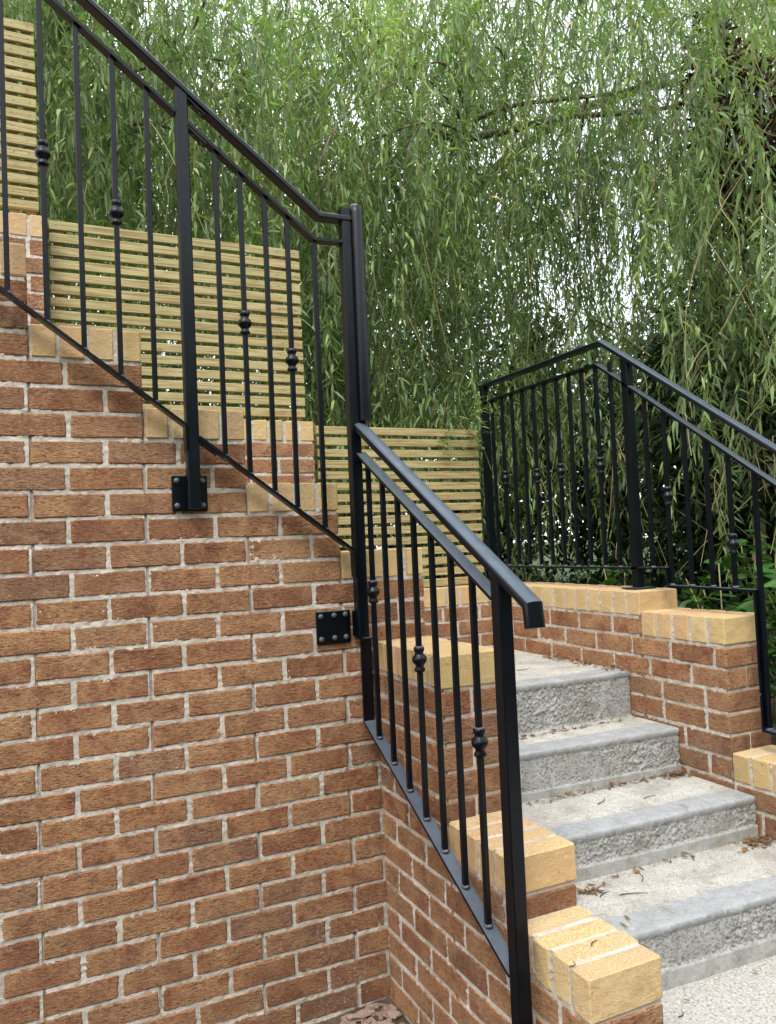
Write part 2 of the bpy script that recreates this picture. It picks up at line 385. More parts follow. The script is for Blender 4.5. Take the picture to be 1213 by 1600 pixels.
# ------------------------------------------------------------------ brick walls
brick_cache = {}
def brick_mesh(L, Hh, D, kind):
    key = (round(L, 3), round(Hh, 3), round(D, 3), kind)
    if key not in brick_cache:
        vs_ = []
        for k in range(5 if L > .2 and kind == 0 else 3):
            rr = random.Random(hash(key) % 9999+k*31)
            v, f = chbox((-L/2, 0, -Hh/2), (L/2, D, Hh/2), .0045 if kind == 0 else .0042, .0016, rr)
            me = bpy.data.meshes.new('brick' if kind == 0 else 'coping_brick'); me.from_pydata(v, [], f)
            me.materials.append(BRICK if kind == 0 else CAP); me.update(); vs_.append(me)
        brick_cache[key] = vs_
    return R.choice(brick_cache[key])
def frame_m(O, U, V):
    return Matrix(((U[0], V[0], 0, O[0]), (U[1], V[1], 0, O[1]), (0, 0, 1, 0), (0, 0, 0, 1)))
def wall(label, O, U, V, rows, tiers, perp, zoff, ucap0=None, thick=.215, mgrid=True, endfaces=True, seed=1, cell=.0045, H=H):
    """rows: iterable of n (centre z = zoff+n*H); tiers: list (u0,u1,ztop) ordered away; wall occupies u0..u1 below ztop"""
    M = frame_m(O, U, V)
    root = empty('brick_wall', (0,0,0), label, 'wall')
    u00 = tiers[0][0]; 
    rects = []
    def put(name, me, u, v, z, jit=.0012):
        o = ob(name, me, root)
        o.matrix_local = M @ Matrix.Translation((u, v+R.uniform(-jit, jit), z)) @ Matrix.Rotation(R.uniform(-.006, .006), 4, 'Y')
    core = MB(); caps = MB()
    zcaps = [(a, b, zt) for a, b, zt in tiers]
    for n in rows:
        zc = zoff+n*H
        # extent of this row
        spans = [(a, b) for a, b, zt in zcaps if zc+.0364 <= zt-.1025]
        if not spans: continue
        ua = min(s[0] for s in spans); ub = max(s[1] for s in spans)
        off = perp(n); k0 = math.floor((ua-off)/.225)
        cuts = [ua-.005]
        p = off+k0*.225
        while p < ub+.01:
            if p > ua+.035 and p < ub-.035: cuts.append(p+R.uniform(-.004, .004))
            p += .225
        cuts.append(ub+.0065)
        for i in range(len(cuts)-1):
            g0 = .0062 if i else .0065; g1 = .0062 if i < len(cuts)-2 else .0065
            a, b = cuts[i]+g0, cuts[i+1]-g1; L = b-a
            if L < .02: continue
            last = i == len(cuts)-2 and endfaces
            D = thick if (last and L < .13) else .1025
            Lq = round(L/.004)*.004
            put('brick', brick_mesh(Lq, .0725, D, 0), (a+b)/2, 0, zc+R.uniform(-.0008, .0008))
            rects.append((a, b, zc-.0365, zc+.0365))
            if last and L >= .13: put('brick', brick_mesh(Lq, .0725, .1025, 0), (a+b)/2, thick-.1025, zc)
    # coping bricks on edge
    for i, (a, b, zt) in enumerate(tiers):
        a2 = a
        if i > 0: a2 = tiers[i-1][1] if tiers[i-1][1] < b and tiers[i-1][2] > zt else a
        a2 += .006 if i else 0; nb = max(1, round((b-a2+.013)/.0833)); pit = (b-a2+.013)/nb
        for k in range(nb):
            u = a2+pit*k+(pit-.013)/2+(R.uniform(-.0015, .0015) if k < nb-1 else 0)
            put('coping_brick', brick_mesh(pit-.013, .1025, thick+.003, 1), u, -.0015, zt-.05125+R.uniform(-.0012, .0012), .002)
            rects.append((u-pit/2+.0065, u+pit/2-.0065, zt-.1025, zt))
        core.box(a2+(.002 if i else 0), b-.004, .005, thick-.004, min(-.46, zt-.2), zt-.0035) if False else None
    # mortar core, one block per tier
    zbot = -.49
    prev = tiers[0][0]
    for i, (a, b, zt) in enumerate(tiers):
        s0 = prev if i else a
        core.box(s0 if i == 0 else s0-.0065, b-.0065, .0095, thick-.0035, zbot, zt-.0025-.0004*i)
        prev = b
    c = core.build('mortar_core', MORTAR, root); c.matrix_local = M
    # front mortar relief
    if mgrid:
        umax = max(t[1] for t in tiers)-.004; zmax = max(t[2] for t in tiers)-.004
        nu = int((umax-u00)/cell); nz = int((zmax-zbot)/cell)
        uu = np.linspace(u00, umax, nu+1); zz = np.linspace(zbot, zmax, nz+1)
        UU, ZZ = np.meshgrid(uu, zz)
        inside = np.zeros(UU.shape, bool); allow = np.zeros(UU.shape, bool)
        for a, b, z0, z1 in rects:
            i0, i1 = np.searchsorted(uu, [a+.013, b-.013]); j0, j1 = np.searchsorted(zz, [z0+.011, z1-.011])
            if i1 > i0 and j1 > j0: inside[j0:j1, i0:i1] = True
        for i, (a, b, zt) in enumerate(tiers):
            lim = zt-.006
            allow |= (UU <= b-.005) & (ZZ <= lim) & (UU >= (tiers[0][0] if i == 0 else a)-1e-6)
        d = (fbm(UU*80, ZZ*100, seed)-.5)*.0062 + (fbm(UU*14, ZZ*14, seed+5)-.5)*.004 + (vnoise(UU*260, ZZ*260, seed+9)-.5)*.003
        VV = .0036-d
        ok = allow[:-1,:-1] & allow[1:,1:] & allow[:-1,1:] & allow[1:,:-1]
        inn = inside[:-1,:-1] & inside[1:,1:] & inside[:-1,1:] & inside[1:,:-1]
        ok &= ~inn
        J, I = np.nonzero(ok); W = nu+1
        F = np.stack([J*W+I, J*W+I+1, (J+1)*W+I+1, (J+1)*W+I], 1)
        used = np.unique(F); remap = np.full(UU.size, -1); remap[used] = np.arange(len(used))
        V3 = np.stack([UU.ravel(), VV.ravel(), ZZ.ravel()], 1)[used]
        me = mesh_np('mortar', V3, remap[F], MORTAR, smooth=True)
        o = ob('mortar', me, root); o.matrix_local = M; o['kind'] = 'stuff'
    return root
e = .333
WT = .215
def capz(n): return n*H+.0364+.01+.1025       # top of a coping sitting on row n
wallA = wall('tall stepped brick retaining wall in the foreground at left, buff coping bricks on each step',
     (0,0), (1,0), (0,1), range(-7, 27),
     [(-2.03, WT-4*e, capz(12+12)), (WT-4*e, WT-3*e, capz(12+9)), (WT-3*e, WT-2*e, capz(12+6)), (WT-2*e, WT-e, capz(12+3)), (WT-e, WT, capz(12))],
     lambda n: -.1125 if n % 2 else 0., 0, seed=3)
wallB = wall('low stepped brick wall beside the concrete steps, running forward from the inside corner',
     (0,0), (0,-1), (1,0), range(-7, 9),
     [(.012, .4975, .813), (.4975, .83, .3145), (.83, 1.14, .149)],
     lambda n: .228 if n % 2 else .1158, 0, seed=11)
offC = [-.1437, -.0245, .0833, .1456]
def perpC(n):
    r = -n
    return offC[r] if 0 <= r < 4 else (.145-.1125*(r % 2))
wallC = wall('brick wall on the far right side of the concrete steps with a yellow coping, laurel behind',
     (1.22,0), (0,-1), (1,0), range(-15, 1),
     [(-1.15, .04, .912), (.04, .478, .829), (.478, 1.81, .332)],
     perpC, .7627, seed=21)
wallD = wall('stepped brick wall at the back of the landing carrying the slatted timber panels',
     (0,1.15), (1,0), (0,1), range(0, 31),
     [(-2.1, -1.01, .907+22*.0815), (-1.01, .22, .907+11*.0815), (.22, 1.435, .907)],
     lambda n: .1125 if n % 2 else .03, .7577-8*.0815, seed=31, cell=.006, H=.0815)

# ------------------------------------------------------------------ concrete steps
stairs = empty('concrete_steps', (.7,-.9,-.118), 'four cast concrete steps with rough grey risers climbing between two brick walls', 'steps')
def step(z0, z1, yR, yL, depth, kick, seed, x0=.22, x1=1.215, back_under=.0):
    """one step: riser from z0 to z1 at y (left yL, right yR), tread going back depth"""
    hx = .0035; nx = int((x1-x0)/hx)
    xs = np.linspace(x0, x1, nx+1); t = (xs-x0)/(x1-x0)
    yf = yL*(1-t)+yR*t
    prof = []   # (dy forward positive towards camera, z, zone, rough amplitude)
    nk = 0
    zk = z0+kick
    z = z0-.02
    while z < zk: prof.append((0.008, z, 1.5, .0007)); z += .008
    if kick > 0: prof.append((0.008, zk, 1.5, .001)); prof.append((0.001, zk+.003, 1., .003))
    z = zk+.006
    while z < z1-.026: prof.append((0., z, 1., .0065)); z += .0036
    prof += [(.004, z1-.022, .66, .003), (.006, z1-.012, .6, .002), (.0055, z1-.004, .55, .0022), (.002, z1-.0008, .5, .0016)]
    y = -.010
    while y > -depth: prof.append((y, z1, max(0., .5*(1-(-y-.075)/.05)) if -y > .075 else .5, .0006)); y -= .009 if y > -.14 else .02
    prof.append((-depth, z1, 0., 0))
    P = np.array(prof); m = len(P)
    X = np.repeat(xs[None, :], m, 0); S = np.repeat(np.arange(m)[:, None], nx+1, 1)
    arc = np.concatenate([[0], np.cumsum(np.hypot(np.diff(P[:,0]), np.diff(P[:,1])))])[:, None]+0*X
    nz = (vnoise(X*120, arc*150, seed)-.5)*1.0+(vnoise(X*260, arc*260, seed+3)-.5)*.7+(fbm(X*34, arc*40, seed+1)-.5)*1.2
    edge = (fbm(X*9, 0*X, seed+7, 3)-.5)
    zone = P[:,2][:,None]+0*X
    amp = P[:,3][:,None]+0*X
    patch = np.clip((fbm(X*5, arc*9, seed+23)-.42)*6, .12, 1)
    amp = np.where(np.abs(zone-1) < .1, amp*patch, amp)
    riser = (P[:,2] >= .6)[:,None]
    Y = yf[None,:]-(P[:,0][:,None]) - np.where(riser, nz*amp, 0)+edge*.006
    Z = P[:,1][:,None]+0*X+np.where(riser, 0, nz*amp*1.0)+(fbm(X*3, Y*3, seed+9)-.5)*.006*np.clip((P[:,1][:,None]-z0)/.05, 0, 1)
    W = nx+1; J, I = np.meshgrid(np.arange(m-1), np.arange(nx), indexing='ij'); J = J.ravel(); I = I.ravel()
    F = np.stack([J*W+I, J*W+I+1, (J+1)*W+I+1, (J+1)*W+I], 1)
    me = mesh_np('step', np.stack([X.ravel(), Y.ravel(), Z.ravel()], 1), F, CONC, smooth=True, attrs={'zone': zone.ravel()})
    o = ob('step', me, stairs); o.matrix_parent_inverse = Matrix.Translation((-.7, .9, .118))
    return o
step(.375, .567, .045, .06, 1.09, 0, 51)
step(.200, .375, -.222, -.175, .30, .03, 52)
step(.055, .200, -.573, -.53, .38, .042, 53)
step(-.118, .055, -.93, -.875, .37, .05, 54)
# hidden upper flight behind the tall wall
up_st = empty('upper_steps', (-.2,.68,.567), 'concrete steps of the upper flight climbing left behind the tall brick wall', 'steps')
for k in range(6):
    m = MB(); m.box(-.12-.333*(k+1), -.12-.333*k, .218, 1.147, .567-.02, .567+.2*(k+1), .004)
    o = m.build('step', PATHM, up_st); o.matrix_parent_inverse = Matrix.Translation((.2,-.68,-.567))
m = MB(); m.box(-.119, .213, .218, 1.147, .50, .5655); o = m.build('landing_slab', PATHM, up_st); o.matrix_parent_inverse = Matrix.Translation((.2,-.68,-.567))

# ------------------------------------------------------------------ slatted fences
def fence(x0, x1, zb, yf, label, nslat=15, battens=(), seed=0):
    root = empty('slatted_fence', ((x0+x1)/2, yf, zb), label, 'fence')
    inv = Matrix.Translation((-(x0+x1)/2, -yf, -zb))
    pit = .0597
    cache = []
    for k in range(4):
        rr = random.Random(seed+k); v, f = chbox((-(x1-x0)/2, 0, 0), ((x1-x0)/2, .017, .0415), .0022, .0005, rr)
        me = bpy.data.meshes.new('slat'); me.from_pydata(v, [], f); me.materials.append(TIMBER); me.update(); cache.append(me)
    for k in range(nslat):
        o = ob('slat', R.choice(cache), root)
        o.location = (R.uniform(-.0025, .0025), R.uniform(-.001, .001), .008+k*pit); o.rotation_euler = (R.uniform(-.01, .01), R.uniform(-.0016, .0016), 0)
    for bx in battens:
        m = MB(); m.box(bx-.021, bx+.021, yf+.0185, yf+.040, zb-.004, zb+.008+(nslat-1)*pit+.036, .002)
        o = m.build('batten', TIMBER, root); o.matrix_parent_inverse = inv
    nm = MB()
    for k in range(nslat):
        for bx in battens:
            if R.random() < .8: nm.lathe((bx+R.uniform(-.008,.008), yf-.0012, zb+.03+k*pit), [(.0026, 0), (.0022, .0012)], 6, (0,-1,0))
    o = nm.build('nail_heads', WELD, root); o.matrix_parent_inverse = inv; o['kind'] = 'stuff'
    return root
fence(-1.002, .202, 1.826, 1.215, 'middle slatted timber panel behind the square post, above the second coping', battens=(-.965,-.40,.085,.168), seed=1)
fence(.258, 1.242, .905, 1.215, 'lowest slatted timber panel at the landing, right of the tall corner post', battens=(.30,.73,1.03,1.2), seed=9)
fence(-2.05, -1.042, 2.738, 1.215, 'highest slatted timber panel at the top left corner of the view', battens=(-2.0,-1.5,-1.14,-1.075), seed=17)

# ------------------------------------------------------------------ railings
def collar(p, parent, s=1.):
    m = MB()
    prof = [(.011,-.040),(.0165,-.037),(.0175,-.031),(.0125,-.024),(.0135,-.018),(.0215,-.009),(.0235,-.002),(.0225,.006),(.0145,.014),(.013,.020),(.0165,.026),(.0168,.032),(.0155,.037),(.011,.040)]
    m.lathe(p, [(r*s, h*s) for r, h in prof], 20)
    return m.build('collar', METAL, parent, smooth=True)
def baluster(root, inv, x, y, zb, zt, cz=None, w=.0155):
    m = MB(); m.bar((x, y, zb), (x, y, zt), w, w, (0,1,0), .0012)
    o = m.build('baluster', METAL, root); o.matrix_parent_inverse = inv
    wd = MB(); wd.lathe((x, y, zb), [(.0135,-.001),(.0125,.004),(.009,.008)], 10)
    b = wd.build('weld', WELD, o, smooth=True)
    if cz is not None: collar((x, y, cz), o)
    return o
def handrail_prof(w=.05, t=.02, dome=.0095):
    pr = [(-w/2+.003,-t/2),(w/2-.003,-t/2),(w/2,-t/2+.003),(w/2,t/2-.006)]
    for k in range(1, 12):
        a = math.pi*k/12; pr.append((w/2*math.cos(a)*.98, t/2-.006+dome*math.sin(a)))
    pr.append((-w/2,t/2-.006)); pr.append((-w/2,-t/2+.003)); return pr
def path_sweep(pts, prof, plane_n):
    """mitred sweep along pts lying in a plane with normal plane_n (the side direction)"""
    side = Vector(plane_n).normalized(); P = [Vector(p) for p in pts]; m = MB(); fr = []
    for i in range(len(P)):
        d0 = (P[i]-P[i-1]).normalized() if i else (P[1]-P[0]).normalized()
        d1 = (P[i+1]-P[i]).normalized() if i < len(P)-1 else d0
        u0 = side.cross(d0); u1 = side.cross(d1); u = (u0+u1)
        u = u.normalized()/max(.35, math.cos(u0.angle(u1)/2)); fr.append((side, u))
    m.sweep(P, fr, prof); return m
def plate(root, inv, x0, x1, z0, z1, y, bolts, t=.006):
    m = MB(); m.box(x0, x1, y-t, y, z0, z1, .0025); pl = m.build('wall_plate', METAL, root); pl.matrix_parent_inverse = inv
    for bx, bz in bolts:
        b = MB(); b.lathe((bx, y-t, bz), [(.0105,-.001),(.0105,.004),(.008,.008),(.003,.0095)], 12, (0,-1,0)); b.build('bolt', WELD, pl, smooth=True)
flat = lambda w, t: [(-w/2,-t/2),(w/2,-t/2),(w/2,t/2),(-w/2,t/2)]
# --- upper flight railing (plane Y = YA)
YA = -.053
origin = Vector((-.64, YA, 1.3)); inv = Matrix.Translation(-origin)
ra = empty('stair_railing', origin, 'tall black metal railing climbing left above the big brick wall', 'railing')
sA = .745
zh = lambda x: 2.333-(x+.171)*sA*1.045                 # handrail centre
zm = lambda x: 2.245-(x+.192)*sA*1.045
zb1 = lambda x: 1.569-(x+.653)*.747
zb2 = lambda x: 1.523-(x+.602)*.743
hp = handrail_prof()
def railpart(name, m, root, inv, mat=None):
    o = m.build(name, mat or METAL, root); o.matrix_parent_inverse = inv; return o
railpart('handrail', path_sweep([(-2.2, YA, zh(-2.2)), (-.171, YA, zh(-.171)), (-.045, YA, 2.335)], hp, (0,-1,0)), ra, inv)
railpart('middle_rail', path_sweep([(-2.2, YA, zm(-2.2)), (-.66, YA, zm(-.66))], flat(.04,.010), (0,-1,0)), ra, inv)
railpart('middle_rail', path_sweep([(-.62, YA, zm(-.62)), (-.192, YA, zm(-.192)), (-.085, YA, 2.248)], flat(.04,.010), (0,-1,0)), ra, inv)
railpart('bottom_rail', path_sweep([(-2.2, YA, zb1(-2.2)), (-.66, YA, zb1(-.66)), (-.658, YA, 1.49)], flat(.04,.010), (0,-1,0)), ra, inv)
railpart('bottom_rail', path_sweep([(-.62, YA, zb2(-.62)), (-.088, YA, zb2(-.088)), (-.086, YA, 1.05)], flat(.04,.010), (0,-1,0)), ra, inv)
# splice brackets where the second section meets the post
for f, nm in ((zh, 'splice_bracket'), (zm, 'splice_bracket'), (zb2, 'splice_bracket')):
    off = .016 if f is zh else .011
    m = path_sweep([(-.620, YA, f(-.620)-off), (-.560, YA, f(-.560)-off)], flat(.034,.008), (0,-1,0))
    o = railpart(nm, m, ra, inv)
    for xx in (-.605, -.575):
        b = MB(); b.lathe((xx, YA, f(xx)-off-.005), [(.006,-.004),(.006,.002),(.004,.004)], 8, (0,0,-1)); b.build('bolt', WELD, o, smooth=True)
m = MB(); m.bar((-.64, YA, 1.303), (-.64, YA, zh(-.64)-.006), .04, .04, (0,1,0), .003); railpart('post', m, ra, inv)
plate(ra, inv, -.702, -.586, 1.298, 1.416, -.0035, [(-.686,1.398),(-.602,1.398),(-.686,1.316),(-.602,1.316)])
m = MB(); m.box(-.66, -.62, YA+.018, -.008, 1.31, 1.40); railpart('standoff', m, ra, inv)
m = MB(); m.bar((-.067, YA, .838), (-.067, YA, 2.372), .04, .04, (0,1,0), .003); railpart('post', m, ra, inv)
plate(ra, inv, -.222, -.092, .818, .934, -.0035, [(-.205,.916),(-.155,.917),(-.112,.918),(-.205,.836),(-.155,.838),(-.112,.838)])
m = MB(); m.box(-.085, -.045, YA+.018, -.008, .84, .93); railpart('standoff', m, ra, inv)
colA = {-1.064: 2.405, -.854: 2.249}
for x in (-2.14,-2.035,-1.93,-1.822,-1.715,-1.607,-1.5,-1.39,-1.28,-1.171,-1.064,-.960,-.854,-.751):
    cz = {-1.064: 2.405, -.854: 2.249, -1.28: 2.57, -1.5: 2.73, -1.715: 2.9}.get(x)
    baluster(ra, inv, x, YA, zb1(x)+.003, zm(x)-.003, cz)
for x, cz in ((-.532,None),(-.450,1.928),(-.366,None),(-.288,1.811),(-.190,None)):
    baluster(ra, inv, x, YA, zb2(x)+.003, zm(x)-.003, cz)
# --- lower flight railing (plane X = XB)
XB = -.05
origin = Vector((XB, -.92, -.4)); inv = Matrix.Translation(-origin)
rb = empty('stair_railing', origin, 'black metal railing sloping down from the tall corner post in front of the concrete steps', 'railing')
yb = lambda y: 1.585+(y+.062)*.584                      # handrail
ym = lambda y: 1.506+(y+.03)*.563
yl = lambda y: .549+(y+.019)*.543
railpart('handrail', path_sweep([(-.030, -.0725, 1.598), (-.030, -.072, 1.600), (-.030, -.072, 2.352), (-.030, -.068, 2.366), (-.030, -.055, 2.374)], handrail_prof(.046,.026,.017), (1,0,0)), rb, inv)
railpart('handrail', path_sweep([(-.048, -.050, yb(-.050)), (-.05, -1.062, yb(-1.062)+.002), (-.05, -1.068, .948)], handrail_prof(.05,.024,.0085), (-1,0,0)), rb, inv)
railpart('middle_rail', path_sweep([(XB, -.06, ym(-.06)), (XB, -.908, ym(-.908))], flat(.04,.010), (1,0,0)), rb, inv)
railpart('bottom_rail', path_sweep([(XB, -.040, .832), (XB, -.040, yl(-.040)), (XB, -.908, yl(-.908))], flat(.04,.010), (1,0,0)), rb, inv)
m = MB(); m.box(-.075, -.028, -.075, -.032, .8275, .8365, .0015); railpart('foot_plate', m, rb, inv)
m = MB(); m.bar((XB, -.928, -.484), (XB, -.928, yb(-.928)-.010), .04, .04, (0,1,0), .003); railpart('post', m, rb, inv)
for y, cz in ((-.125,.998),(-.237,None),(-.347,None),(-.454,.804),(-.564,None),(-.676,None),(-.788,.621)):
    baluster(rb, inv, XB, y, yl(y)+.004, ym(y)-.003, cz)
# --- right-hand railing (plane X = XR)
XR = 1.33
origin = Vector((XR, .08, .91)); inv = Matrix.Translation(-origin)
rr_ = empty('stair_railing', origin, 'black metal railing across the steps, standing on yellow coping before the willow', 'railing')
zc_ = lambda y: 2.058+(y-.233)*.69
zmr = lambda y: 1.961+(y-.27)*.70
railpart('handrail', path_sweep([(XR, 1.285, 2.058), (XR, .233, 2.058), (XR, -1.9, zc_(-1.9))], handrail_prof(.05,.020,.0085), (-1,0,0)), rr_, inv)
railpart('middle_rail', path_sweep([(XR, 1.25, 1.961), (XR, .27, 1.961), (XR, -1.9, zmr(-1.9))], flat(.04,.010), (1,0,0)), rr_, inv)
railpart('bottom_rail', path_sweep([(XR, 1.25, 1.002), (XR, -.112, 1.006), (XR, -.114, .931), (XR, -.545, .927), (XR, -.547, .412), (XR, -1.0, .408), (XR, -1.002, -.1)], flat(.04,.009), (1,0,0)), rr_, inv)
m = MB(); m.bar((XR, 1.265, .9), (XR, 1.265, 2.05), .04, .04, (0,1,0), .003); railpart('post', m, rr_, inv)
m = MB(); m.bar((XR, .078, .917), (XR, .078, zc_(.078)-.006), .04, .04, (0,1,0), .003); railpart('post', m, rr_, inv)
m = MB(); m.box(XR-.055, XR+.055, .078-.05, .078+.05, .9135, .9195, .001); railpart('base_plate', m, rr_, inv)
collY = {1: 1.5, 4: 1.482, 6: 1.487, 9: 1.484}
for i in range(11):
    y = 1.188-i*.1000 if i < 11 else 0
    baluster(rr_, inv, XR, y, 1.008, 1.956, collY.get(i), .016)
for i, y in enumerate((-.018,-.124,-.232,-.339,-.446,-.560)):
    baluster(rr_, inv, XR, y, (.935 if y < -.11 else 1.008) if y > -.55 else .416, zmr(y)-.004, {1: 1.311, 4: 1.103}.get(i), .016)
for i, y in enumerate((-.67,-.78,-.89)):
    baluster(rr_, inv, XR, y, .415, zmr(y)-.004, .9 if i == 1 else None, .016)

# ------------------------------------------------------------------ foliage generators
def leaves_mesh(P, D, N, L, Wd, droop=.25, tint=None, six=False):
    """P base pts (n,3), D unit dirs, N approx normals, L lengths, Wd widths -> verts, tris, quads, tint"""
    n = len(P); S = np.cross(D, N); S /= np.linalg.norm(S, axis=1, keepdims=True)+1e-9
    down = np.zeros_like(D); down[:, 2] = -1
    L = L[:, None]; Wd = Wd[:, None]; bend = down*L*droop
    if six: st = ((0, 0, 0), (.2, .72, .0), (.5, 1., .25), (.8, .6, .64), (1, 0, 1))
    else: st = ((0, 0, 0), (.3, 1., .08), (.68, .72, .45), (1, 0, 1))
    vs = []
    for a, wdt, b in st:
        c = P+D*L*a+bend*b
        if wdt == 0: vs.append(c[:, None, :])
        else: vs.append(np.stack([c-S*Wd*wdt*.5, c+S*Wd*wdt*.5], 1))
    V = np.concatenate(vs, 1); k = V.shape[1]; base = (np.arange(n)*k)[:, None]
    if six:
        T = np.concatenate([base+np.array([[0,2,1]]), base+np.array([[5,6,7]])]); Q = np.concatenate([base+np.array([[1,2,4,3]]), base+np.array([[3,4,6,5]])])
    else:
        T = np.concatenate([base+np.array([[0,2,1]]), base+np.array([[3,4,5]])]); Q = base+np.array([[1,2,4,3]])
    return V.reshape(-1, 3), T, Q, np.repeat(tint if tint is not None else np.zeros(n), k)
def strip_tube(pts, r):
    """3-sided tube arrays"""
    n = len(pts); V = []; pts = np.asarray(pts)
    for i in range(n):
        for k in range(3):
            a = 2*math.pi*k/3; rr = r*(1-.6*i/n)
            V.append(pts[i]+np.array([math.cos(a)*rr, math.sin(a)*rr, 0]))
    F = [[i*3+k, i*3+(k+1) % 3, (i+1)*3+(k+1) % 3, (i+1)*3+k] for i in range(n-1) for k in range(3)]
    return np.array(V), np.array(F)
def strand_path(rng, L, lean):
    m = max(4, int(L/.06)); t = np.linspace(0, L, m)
    a = rng.uniform(0, 6.28); out_ = lean*(1-np.exp(-t*2.4))*rng.uniform(.4, 1.2)
    ph = rng.uniform(0, 6.28, 4); am = rng.uniform(.015, .085)
    x = np.cos(a)*out_+am*(np.sin(t*5+ph[0])-np.sin(ph[0]))+.4*am*(np.sin(t*13+ph[2])-np.sin(ph[2])); y = np.sin(a)*out_+am*(np.sin(t*4.3+ph[1])-np.sin(ph[1]))
    z = -t*(.97-.25*np.exp(-t*4))
    return np.stack([x, y, z], 1), t
def strand_leaves(rng, path, t, step, lsc, fill=1.):
    n = max(3, int(t[-1]/step)); s = (np.arange(n)+rng.uniform(0, .8, n))*step; s = s[s < t[-1]]
    s = s[rng.uniform(0, 1, len(s)) < fill]; n = len(s)
    P = np.stack([np.interp(s, t, path[:, k]) for k in range(3)], 1)
    az = rng.uniform(0, 6.28)+np.arange(n)*2.4+rng.normal(0, .5, n)
    tip = s/t[-1]
    th = np.clip(rng.normal(.95, .5, n)-.3*tip, .06, 2.2)      # angle from down
    D = np.stack([np.cos(az)*np.sin(th), np.sin(az)*np.sin(th), -np.cos(th)], 1)
    N = np.stack([np.cos(az)*np.cos(th), np.sin(az)*np.cos(th), np.sin(th)], 1)+rng.normal(0, .45, (n, 3))
    L = rng.uniform(.058, .112, n)*lsc*(1-.35*tip**3); W = L*rng.uniform(.145, .21, n)
    return P, D, N, L, W, tip
def willow_tint(rng, n, tip, base):
    t = base+rng.normal(0, .13, n)+.16*tip
    t = np.clip(t, 0, .97); t[rng.uniform(0, 1, n) < .0035] = 1.
    return t
def curve_tube(pts, radii, n=8, seed=0):
    rng = np.random.default_rng(seed); P = [Vector(p) for p in pts]; V = []; F = []
    for i, p in enumerate(P):
        d = (P[min(i+1, len(P)-1)]-P[max(i-1, 0)]).normalized(); q = d.to_track_quat('Z', 'Y')
        for k in range(n):
            a = 2*math.pi*k/n; r = radii[i]*(1+rng.uniform(-.1, .1)); V.append(tuple(p+q @ Vector((r*math.cos(a), r*math.sin(a), 0))))
    for i in range(len(P)-1):
        for k in range(n): F.append((i*n+k, i*n+(k+1) % n, (i+1)*n+(k+1) % n, (i+1)*n+k))
    F.append(tuple(range(n))[::-1]); F.append(tuple((len(P)-1)*n+k for k in range(n))); return V, F
def smooth_path(ctrl, n):
    """Catmull-Rom"""
    C = [np.array(c, float) for c in ctrl]; C = [2*C[0]-C[1]]+C+[2*C[-1]-C[-2]]; outp = []
    seg = len(C)-3
    for i in range(n):
        u = i/(n-1)*seg; k = min(int(u), seg-1); t = u-k; a, b, c, d = C[k:k+4]
        outp.append(.5*((2*b)+(-a+c)*t+(2*a-5*b+4*c-d)*t*t+(-a+3*b-3*c+d)*t**3))
    return outp
def limb(name, ctrl, r0, r1, mat, parent, inv, n=14, sides=8, seed=0):
    pts = smooth_path(ctrl, n); rng = np.random.default_rng(seed)
    pts = [p+rng.normal(0, r0*.18, 3)*(0 < i < n-1) for i, p in enumerate(pts)]
    V, F = curve_tube(pts, [r0+(r1-r0)*(i/(n-1))**.8 for i in range(n)], sides, seed)
    me = bpy.data.meshes.new(name); me.from_pydata(V, [], F); me.materials.append(mat); me.polygons.foreach_set('use_smooth', [True]*len(me.polygons)); me.update()
    o = ob(name, me, parent); o.matrix_parent_inverse = inv; return pts

# pixel-independent helper: a point on the bearing from the viewer at distance Y
def bearing(px, py, y):
    d = fwd+rt*((px-606.5)/FPX)-up*((py-800)/FPX); k = (y-CY)/d.y
    return (CX+d.x*k, y, CZ+d.z*k)

# ------------------------------------------------------------------ willow
rng = np.random.default_rng(5)
T0 = Vector((bearing(520,330,6.0)[0], 6.0, .58)); winv = Matrix.Translation(-T0)
wil = empty('weeping_willow', T0, 'large weeping willow with long drooping leafy shoots filling the view behind the railings', 'tree')
tx = T0.x
limb('trunk', [(tx+.1,6.0,.45),(tx+.05,6.0,1.6),(tx-.05,5.95,2.6),(tx-.2,5.8,3.6)], .24, .17, BARK, wil, winv, 12, 12, 1)
prim = []
def L_(ctrl, r0, r1, s): prim.append(limb('branch', ctrl, r0, r1, BARK, wil, winv, 18, 8, s))
B = bearing
L_([(tx-.15,5.85,3.2), B(495,190,5.2), B(600,60,4.4), B(640,-60,3.8), B(700,-200,3.2)], .06, .022, 2)
L_([(tx,5.9,2.9), B(600,225,4.0), B(700,215,2.9), B(780,210,2.5), B(900,180,2.2), B(1060,165,2.1), B(1300,60,2.1)], .05, .014, 3)
L_([(tx,5.9,3.4), B(560,270,5.2), B(400,150,4.3), B(240,190,3.6), B(80,260,3.1), B(-80,330,2.7)], .08, .015, 4)
L_([B(720,200,3.4), B(800,165,2.6), B(980,140,2.3), B(1100,90,2.2), B(1260,20,2.1)], .026, .01, 5)
L_([B(960,610,3.2), B(1005,548,2.7), B(1050,523,2.5), B(1100,523,2.4), B(1190,570,2.3)], .016, .005, 6)
L_([B(980,185,2.6), B(1030,208,2.4), B(1090,212,2.3), B(1150,265,2.2), B(1210,330,2.2)], .014, .005, 7)
L_([(tx,5.9,3.8), (tx+1.2,5.2,5.1), (tx+2.6,4.6,5.6), (tx+4.2,4.2,5.3)], .07, .02, 8)
L_([(tx,5.9,3.8), (tx-1.3,5.0,5.0), (tx-2.6,4.2,5.4), (tx-3.8,3.6,5.0)], .07, .02, 9)
